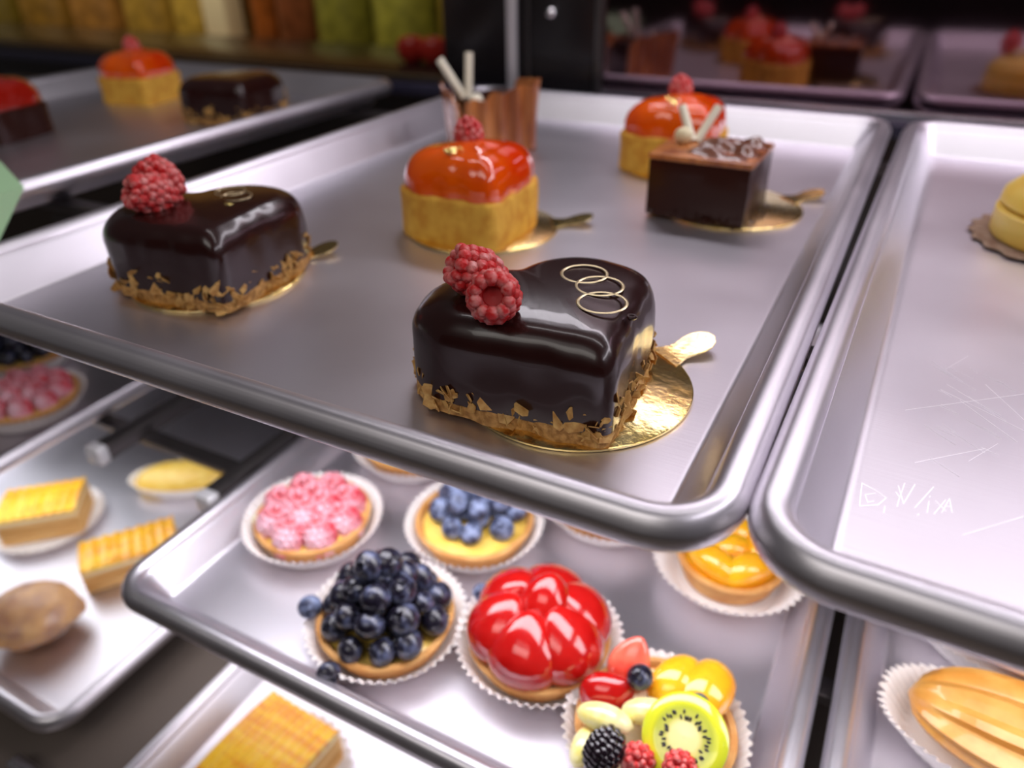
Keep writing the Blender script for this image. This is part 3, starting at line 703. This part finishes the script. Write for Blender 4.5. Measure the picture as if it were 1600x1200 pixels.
# ------------------------------------------------------------------ far left middle pan: two blurred tarts
for (x, y, nm, lab, kind) in ((-.5250, .1150, 'raspberry_tart', 'sugared pink raspberry tart at left below the pan rim', 'r'), (-.6000, .1600, 'blueberry_tart', 'dark blueberry tart at the left edge below the pan rim', 'b')):
    cup(x, y, Z2, 'fluted paper cup under the '+lab)
    t, fz = tart(nm, x, y, lab, r=.036, seed=20)
    if kind == 'r':
        for R_, n, dz in ((.0245, 9, .005), (.0120, 5, .008), (0, 1, .009)):
            for k in range(n):
                a = TAU*k/n; raspberry(t, (R_*math.cos(a), R_*math.sin(a), fz+dz), (math.cos(a)*.4, math.sin(a)*.4, -1), sugar=True, scale=1.1)
    else: heap(t, fz, [(.0265, 12, .0005, .1), (.0130, 6, .001, .4), (.0195, 8, .0105, .2), (.004, 2, .012, .5)], 21)

# ------------------------------------------------------------------ lowest shelf pastries
def layered(x, y, z, rz, sx, sy, h, label, top='napoleon', cat='pastry', name='layered_pastry'):
    t = thing(name, (x, y, z), label, cat, rz, 'layered pastries')
    mb = MB(); n = 7
    for k in range(n):
        a = (.0006 if k % 2 else -.0006); mb.box((-sx/2+a, -sy/2+a, h*k/n), (sx/2-a, sy/2-a, h*(k+.92)/n), bevel=.0008)
    mb.build('pastry_layers', 'puff', t)
    mb = MB(); mb.box((-sx/2, -sy/2, h*.97), (sx/2, sy/2, h*.97+.005), bevel=.002); mb.build('cream_layer', 'cream', t)
    mb = MB(); nx = 40; rs = []
    for i in range(nx):
        xx = -sx/2+sx*i/(nx-1); zz = h+.0075+.0011*math.sin(i*1.35); rs.append([(xx, -sy/2, h+.004), (xx, -sy/2, zz-.001), (xx, -sy*.25, zz+.001), (xx, 0, zz+.0014), (xx, sy*.25, zz+.001), (xx, sy/2, zz-.001), (xx, sy/2, h+.004)])
    mb.rings(rs, True, True); mb.build('glazed_top', top, t); return t
def doily(x, y, z, r, label, sq=False):
    o = MB().revolve([(.0005, .0003), (r*.7, .0003), (r*.9, .003), (r, .008)], 180, wave=lambda a, rr, zz, k: (rr*(1+(0, 0, .015, .03)[k]*math.cos(36*a)), zz)).build('paper_doily', 'cup', loc=(x, y, z), angle=3)
    return tag(o, label, 'doily', 'white paper doilies')
doily(-.2290, .0250, Z3, .046, 'white paper doily under the striped yellow pastry')
layered(-.2330, .0270, Z3+.0008, -0.06, .055, .066, .020, 'striped golden yellow layered pastry on the lowest pan at bottom')
doily(-.5680, .1130, Z3, .044, 'white paper doily under the layered pastry at the left edge')
layered(-.5680, .1130, Z3+.0008, 0.75, .062, .044, .020, 'golden layered pastry at the left edge of the lowest left pan', 'napoleon')
layered(-.4600, .1130, Z3+.0008, 0.95, .070, .036, .016, 'pale golden layered pastry tucked against the fruit tart pan edge', 'napoleon')
t = thing('custard_slice', (-.5020, .2050, Z3+.0005), 'curved yellow custard slice in pale paper, back of the lowest left pan', 'pastry', 0.55)
mb = MB(); rs = []
for k in range(24):
    f = k/23; s = f*2-1; q = math.sqrt(max(.01, 1-abs(s)**2.5)); rs.append([(s*.046, math.cos(a)*.020*q, .006+max(-.006, math.sin(a)*.018*q)) for a in [TAU*j/20 for j in range(20)]])
mb.rings(rs, True, True); mb.build('pastry_crescent', 'custard', t)
mb = MB(); rs = []
for k in range(40):
    a0 = TAU*k/40; rs.append([(.050*math.cos(a0)*s, .024*math.sin(a0)*s, z) for s, z in ((.8, .0), (1.0, .012), (1.02, .012), (.82, .0))])
rs.append(rs[0]); mb.rings(rs); mb.build('paper_wrapper', 'paper', t)
t = thing('apple_turnover', (-.4680, .0350, Z3+.0010), 'large browned pastry in clear wrap at lower left', 'pastry', 0.5)
def lump(d):
    n_ = 1+.16*noise.noise((d[0]*2.2, d[1]*2.2, d[2]*2.2+3)); return (d[0]*n_, d[1]*n_, d[2]*n_)
MB().sphere((0, 0, .016), 1, (.033, .029, .0155), 30, 20, None, lump).build('pastry_body', 'brown_pastry', t)
def lump2(d):
    n_ = 1+.10*noise.noise((d[0]*5, d[1]*5, d[2]*5+9)); return (d[0]*n_, d[1]*n_, d[2]*n_)
MB().sphere((0, 0, .0195), 1, (.037, .032, .0175), 40, 26, None, lump2).build('clear_wrap', 'film', t)

# ------------------------------------------------------------------ shelf brackets
def bracket(x, y0, y1, z, label, h=.013, w=.013):
    t = thing('shelf_bracket', (x, y0, z), label, 'bracket', 0, 'steel shelf brackets')
    mb = MB(); mb.box((-w/2, .004, -h), (w/2, y1-y0, 0), bevel=.002); mb.build('arm', 'arm', t)
    mb = MB(); mb.box((-w/2-.0006, -.004, -h-.0004), (w/2+.0006, .006, .0004), bevel=.0028, seg=3); mb.build('end_cap', 'cap', t); return t
bracket(-.3230, .0980, .515, T2Z-.006, 'steel shelf bracket with bright end cap at the left edge of the fruit tart pan')
bracket(-.4310, .1000, .515, T2Z-.006, 'steel shelf bracket with bright end cap beside the far left middle pan')
# cross bars that carry the pans, fixed to the back panel
def shelf_rails(z, label):
    t = thing('shelf_rail', (0, .30, z), label, 'shelf rail', 0, 'steel shelf rails')
    mb = MB()
    for y in (-.17, .12): mb.box((-.95, y, -.006), (.75, y+.012, 0), bevel=.001)
    mb.build('cross_bars', 'arm', t)
    mb = MB()
    for x in (-.60, -.15, .20): mb.box((x, -.16, -.014), (x+.01, .228, -.006), bevel=.001)
    mb.build('support_arms', 'arm', t)
shelf_rails(-.0153, 'steel shelf rails carrying the upper row of pans')
shelf_rails(T2Z-.0153, 'steel shelf rails carrying the middle row of pans')
# pale green price card folded over the left pan's rim
t = thing('price_card', (-.3950, .022, .0078), 'blank pale green folded card over the rim of the left pan', 'card', 0)
mb = MB(); Q = [(-.064, -.060, 0), (.0004, -.060, 0), (.0004, .073, 0), (-.064, .100, 0)]; mb.add(Q+[(x, y, .0008) for x, y, z in Q], [(3, 2, 1, 0), (4, 5, 6, 7), (0, 1, 5, 4), (1, 2, 6, 5), (2, 3, 7, 6), (3, 0, 4, 7)]); mb.build('top_flap', 'green_card', t)
mb = MB(); P0 = [(.0004, -.060, .0008), (.0004, .073, .0008), (.0060, .034, -.034), (.0060, -.060, -.034)]
mb.add(P0+[(x+.0008, y, z) for x, y, z in P0], [(0, 1, 2, 3), (7, 6, 5, 4), (0, 4, 5, 1), (1, 5, 6, 2), (2, 6, 7, 3), (3, 7, 4, 0)]); mb.build('front_flap', 'green_card', t, smooth=False)

# ------------------------------------------------------------------ the case
def sbox(name, lo, hi, m, bevel=0.0): return structure(MB().box(lo, hi, bevel=bevel).build(name, m))
sbox('trim_1', (-1.3, .487, -.012), (1.0, .540, -.002), 'sill', .002)                       # bottom rail of the sliding doors
sbox('trim_2', (-1.3, .500, -.002), (-.392, .505, .004), 'case_dark')
sbox('wall_back', (-1.3, .528, -.62), (1.0, .540, -.013), 'case_dark')
sbox('trim_4', (-.395, -.040, -.3290), (.9, -.030, -.3200), 'chrome', .002)
sbox('floor', (-1.3, -.16, -.345), (1.0, .527, -.330), 'case_floor')
d = structure(MB().box((-.232, .517, -.002), (1.0, .523, .62)).build('window_1', 'mirror'))
MB().box((-.236, .5135, -.002), (1.0, .5168, .0015), bevel=.0006).build('window_frame', 'chrome', d)
MB().box((-.2405, .512, -.002), (-.2325, .524, .62), bevel=.001).build('window_frame', 'arm', d)
p = structure(MB().box((-.391, .512, -.002), (-.241, .530, .62), bevel=.0015).build('trim_3', 'black_frame'))
MB().box((-.3225, .5085, -.0018), (-.3130, .5122, .62), bevel=.001).build('chrome_strip', 'satin', p)
MB().box((-.3030, .5095, -.0018), (-.3005, .5122, .62), bevel=.0006).build('chrome_strip', 'arm', p)
mb = MB(); mb.sphere((-.2785, .5075, .061), .0046, (1, .8, 1)); mb.build('lock_button', 'chrome', p)

# ------------------------------------------------------------------ the shop beyond and the floor
sbox('floor_shop', (-4.5, -4.0, -.95), (3.5, 3.4, -.93), 'shopfloor')
sbox('wall_far', (-4.5, 2.2, -.93), (1.2, 2.3, 1.6), mat('far_wall', (.13, .085, .03), .6, 0, col2=(.09, .05, .02), nscale=4))
sbox('wall_front', (-3.5, -3.2, -.93), (3.5, -3.1, 1.4), mat('shop_front_wall', (.05, .03, .03), .6, 0, col2=(.02, .012, .016), nscale=2.5))
t = thing('service_counter', (-1.6, .80, -.93), 'long dark counter behind the display case', 'counter')
MB().box((-1.6, 0, 0), (1.5, .20, .85)).build('cabinet', 'case_dark', t)
MB().box((-1.62, -.02, .85), (1.52, .22, .885), bevel=.004).build('worktop', 'black_frame', t)
t = thing('wall_shelf', (-1.7, 1.45, -.30), 'wooden wall shelf with amber goods across the shop', 'shelf')
wood = mat('amber_wood', (.30, .15, .03), .5, 0, col2=(.20, .09, .02), nscale=5)
MB().box((-1.4, -.18, .155), (1.4, .18, .185), bevel=.002).build('board', wood, t)
MB().box((-1.4, .16, -.6), (1.4, .18, .95)).build('back_panel', wood, t)
for k in range(3): MB().box((-1.39+k*1.37, -.17, -.6), (-1.35+k*1.37, .16, .155)).build('upright', wood, t)
def jar(x, w, h, col, label, lid=(.3, .2, .05)):
    t = thing('storage_jar', (x, 1.40, -.1148), label, 'jar', 0, 'jars on the far wall shelf')
    MB().revolve([(w*.46, 0), (w*.5, .006), (w*.5, h*.78), (w*.40, h*.88), (w*.36, h*.9)], 28, cap0=True, cap1=True).build('body', mat('jar_goods', col, .35, 0, col2=tuple(c*.55 for c in col), nscale=30), t)
    MB().revolve([(w*.39, h*.9), (w*.40, h*.91), (w*.40, h), (w*.36, h*1.01)], 28, cap0=True, cap1=True).build('lid', mat('jar_lid', lid, .4, 0), t)
for a in ((-2.55, .20, .34, (.20, .15, .02), 'dark olive jar at the far left of the wall shelf'), (-2.30, .17, .30, (.30, .17, .03), 'brown jar beside the dark olive one'),
          (-2.08, .16, .32, (.40, .20, .05), 'amber jar left of the ochre one on the wall shelf'), (-1.87, .15, .33, (.44, .28, .05), 'ochre jar on the wall shelf'),
          (-1.70, .13, .30, (.50, .34, .06), 'yellow ochre jar left of the cream box'), (-1.47, .07, .31, (.35, .10, .02), 'narrow orange brown jar right of the cream box'),
          (-1.36, .11, .30, (.22, .07, .03), 'reddish brown jar on the wall shelf'), (-1.22, .14, .33, (.20, .20, .03), 'olive green jar on the wall shelf'),
          (-1.05, .15, .32, (.27, .27, .04), 'bright olive jar nearest the black post'), (-.90, .11, .3, (.24, .18, .03), 'brown olive jar beside the black post')):
    jar(*a)
t = thing('cream_box', (-1.575, 1.36, -.1148), 'tall cream box standing among the jars', 'box')
MB().box((-.038, -.03, 0), (.038, .03, .30), bevel=.003).build('carton', mat('cream_card', (.75, .68, .52), .6, 0), t)
MB().box((-.039, -.031, .295), (.039, .031, .312), bevel=.003).build('box_lid', mat('cream_card_lid', (.72, .65, .5), .6, 0), t)
for x, lab in ((-.668, 'added red shape for a reflection on the dark counter, the one farther from the black post'), (-.630, 'added red shape for a reflection on the dark counter, the one nearer the black post')):
    t = thing('red_reflection', (x, .86, -.0450), lab, 'reflection', 0, 'shapes standing in for red reflections')  # solid added in place of a red berry reflection
    MB().revolve([(.001, .004), (.010, .0), (.021, .010), (.024, .022), (.019, .034), (.008, .037), (.001, .032)], 24).build('fruit', mat('reflection_red', (.50, .03, .02), .25, 0), t)
    MB().tube([(0, 0, .032), (.001, 0, .038), (.003, 0, .042)], .0009, 6).build('stem', 'arm', t)
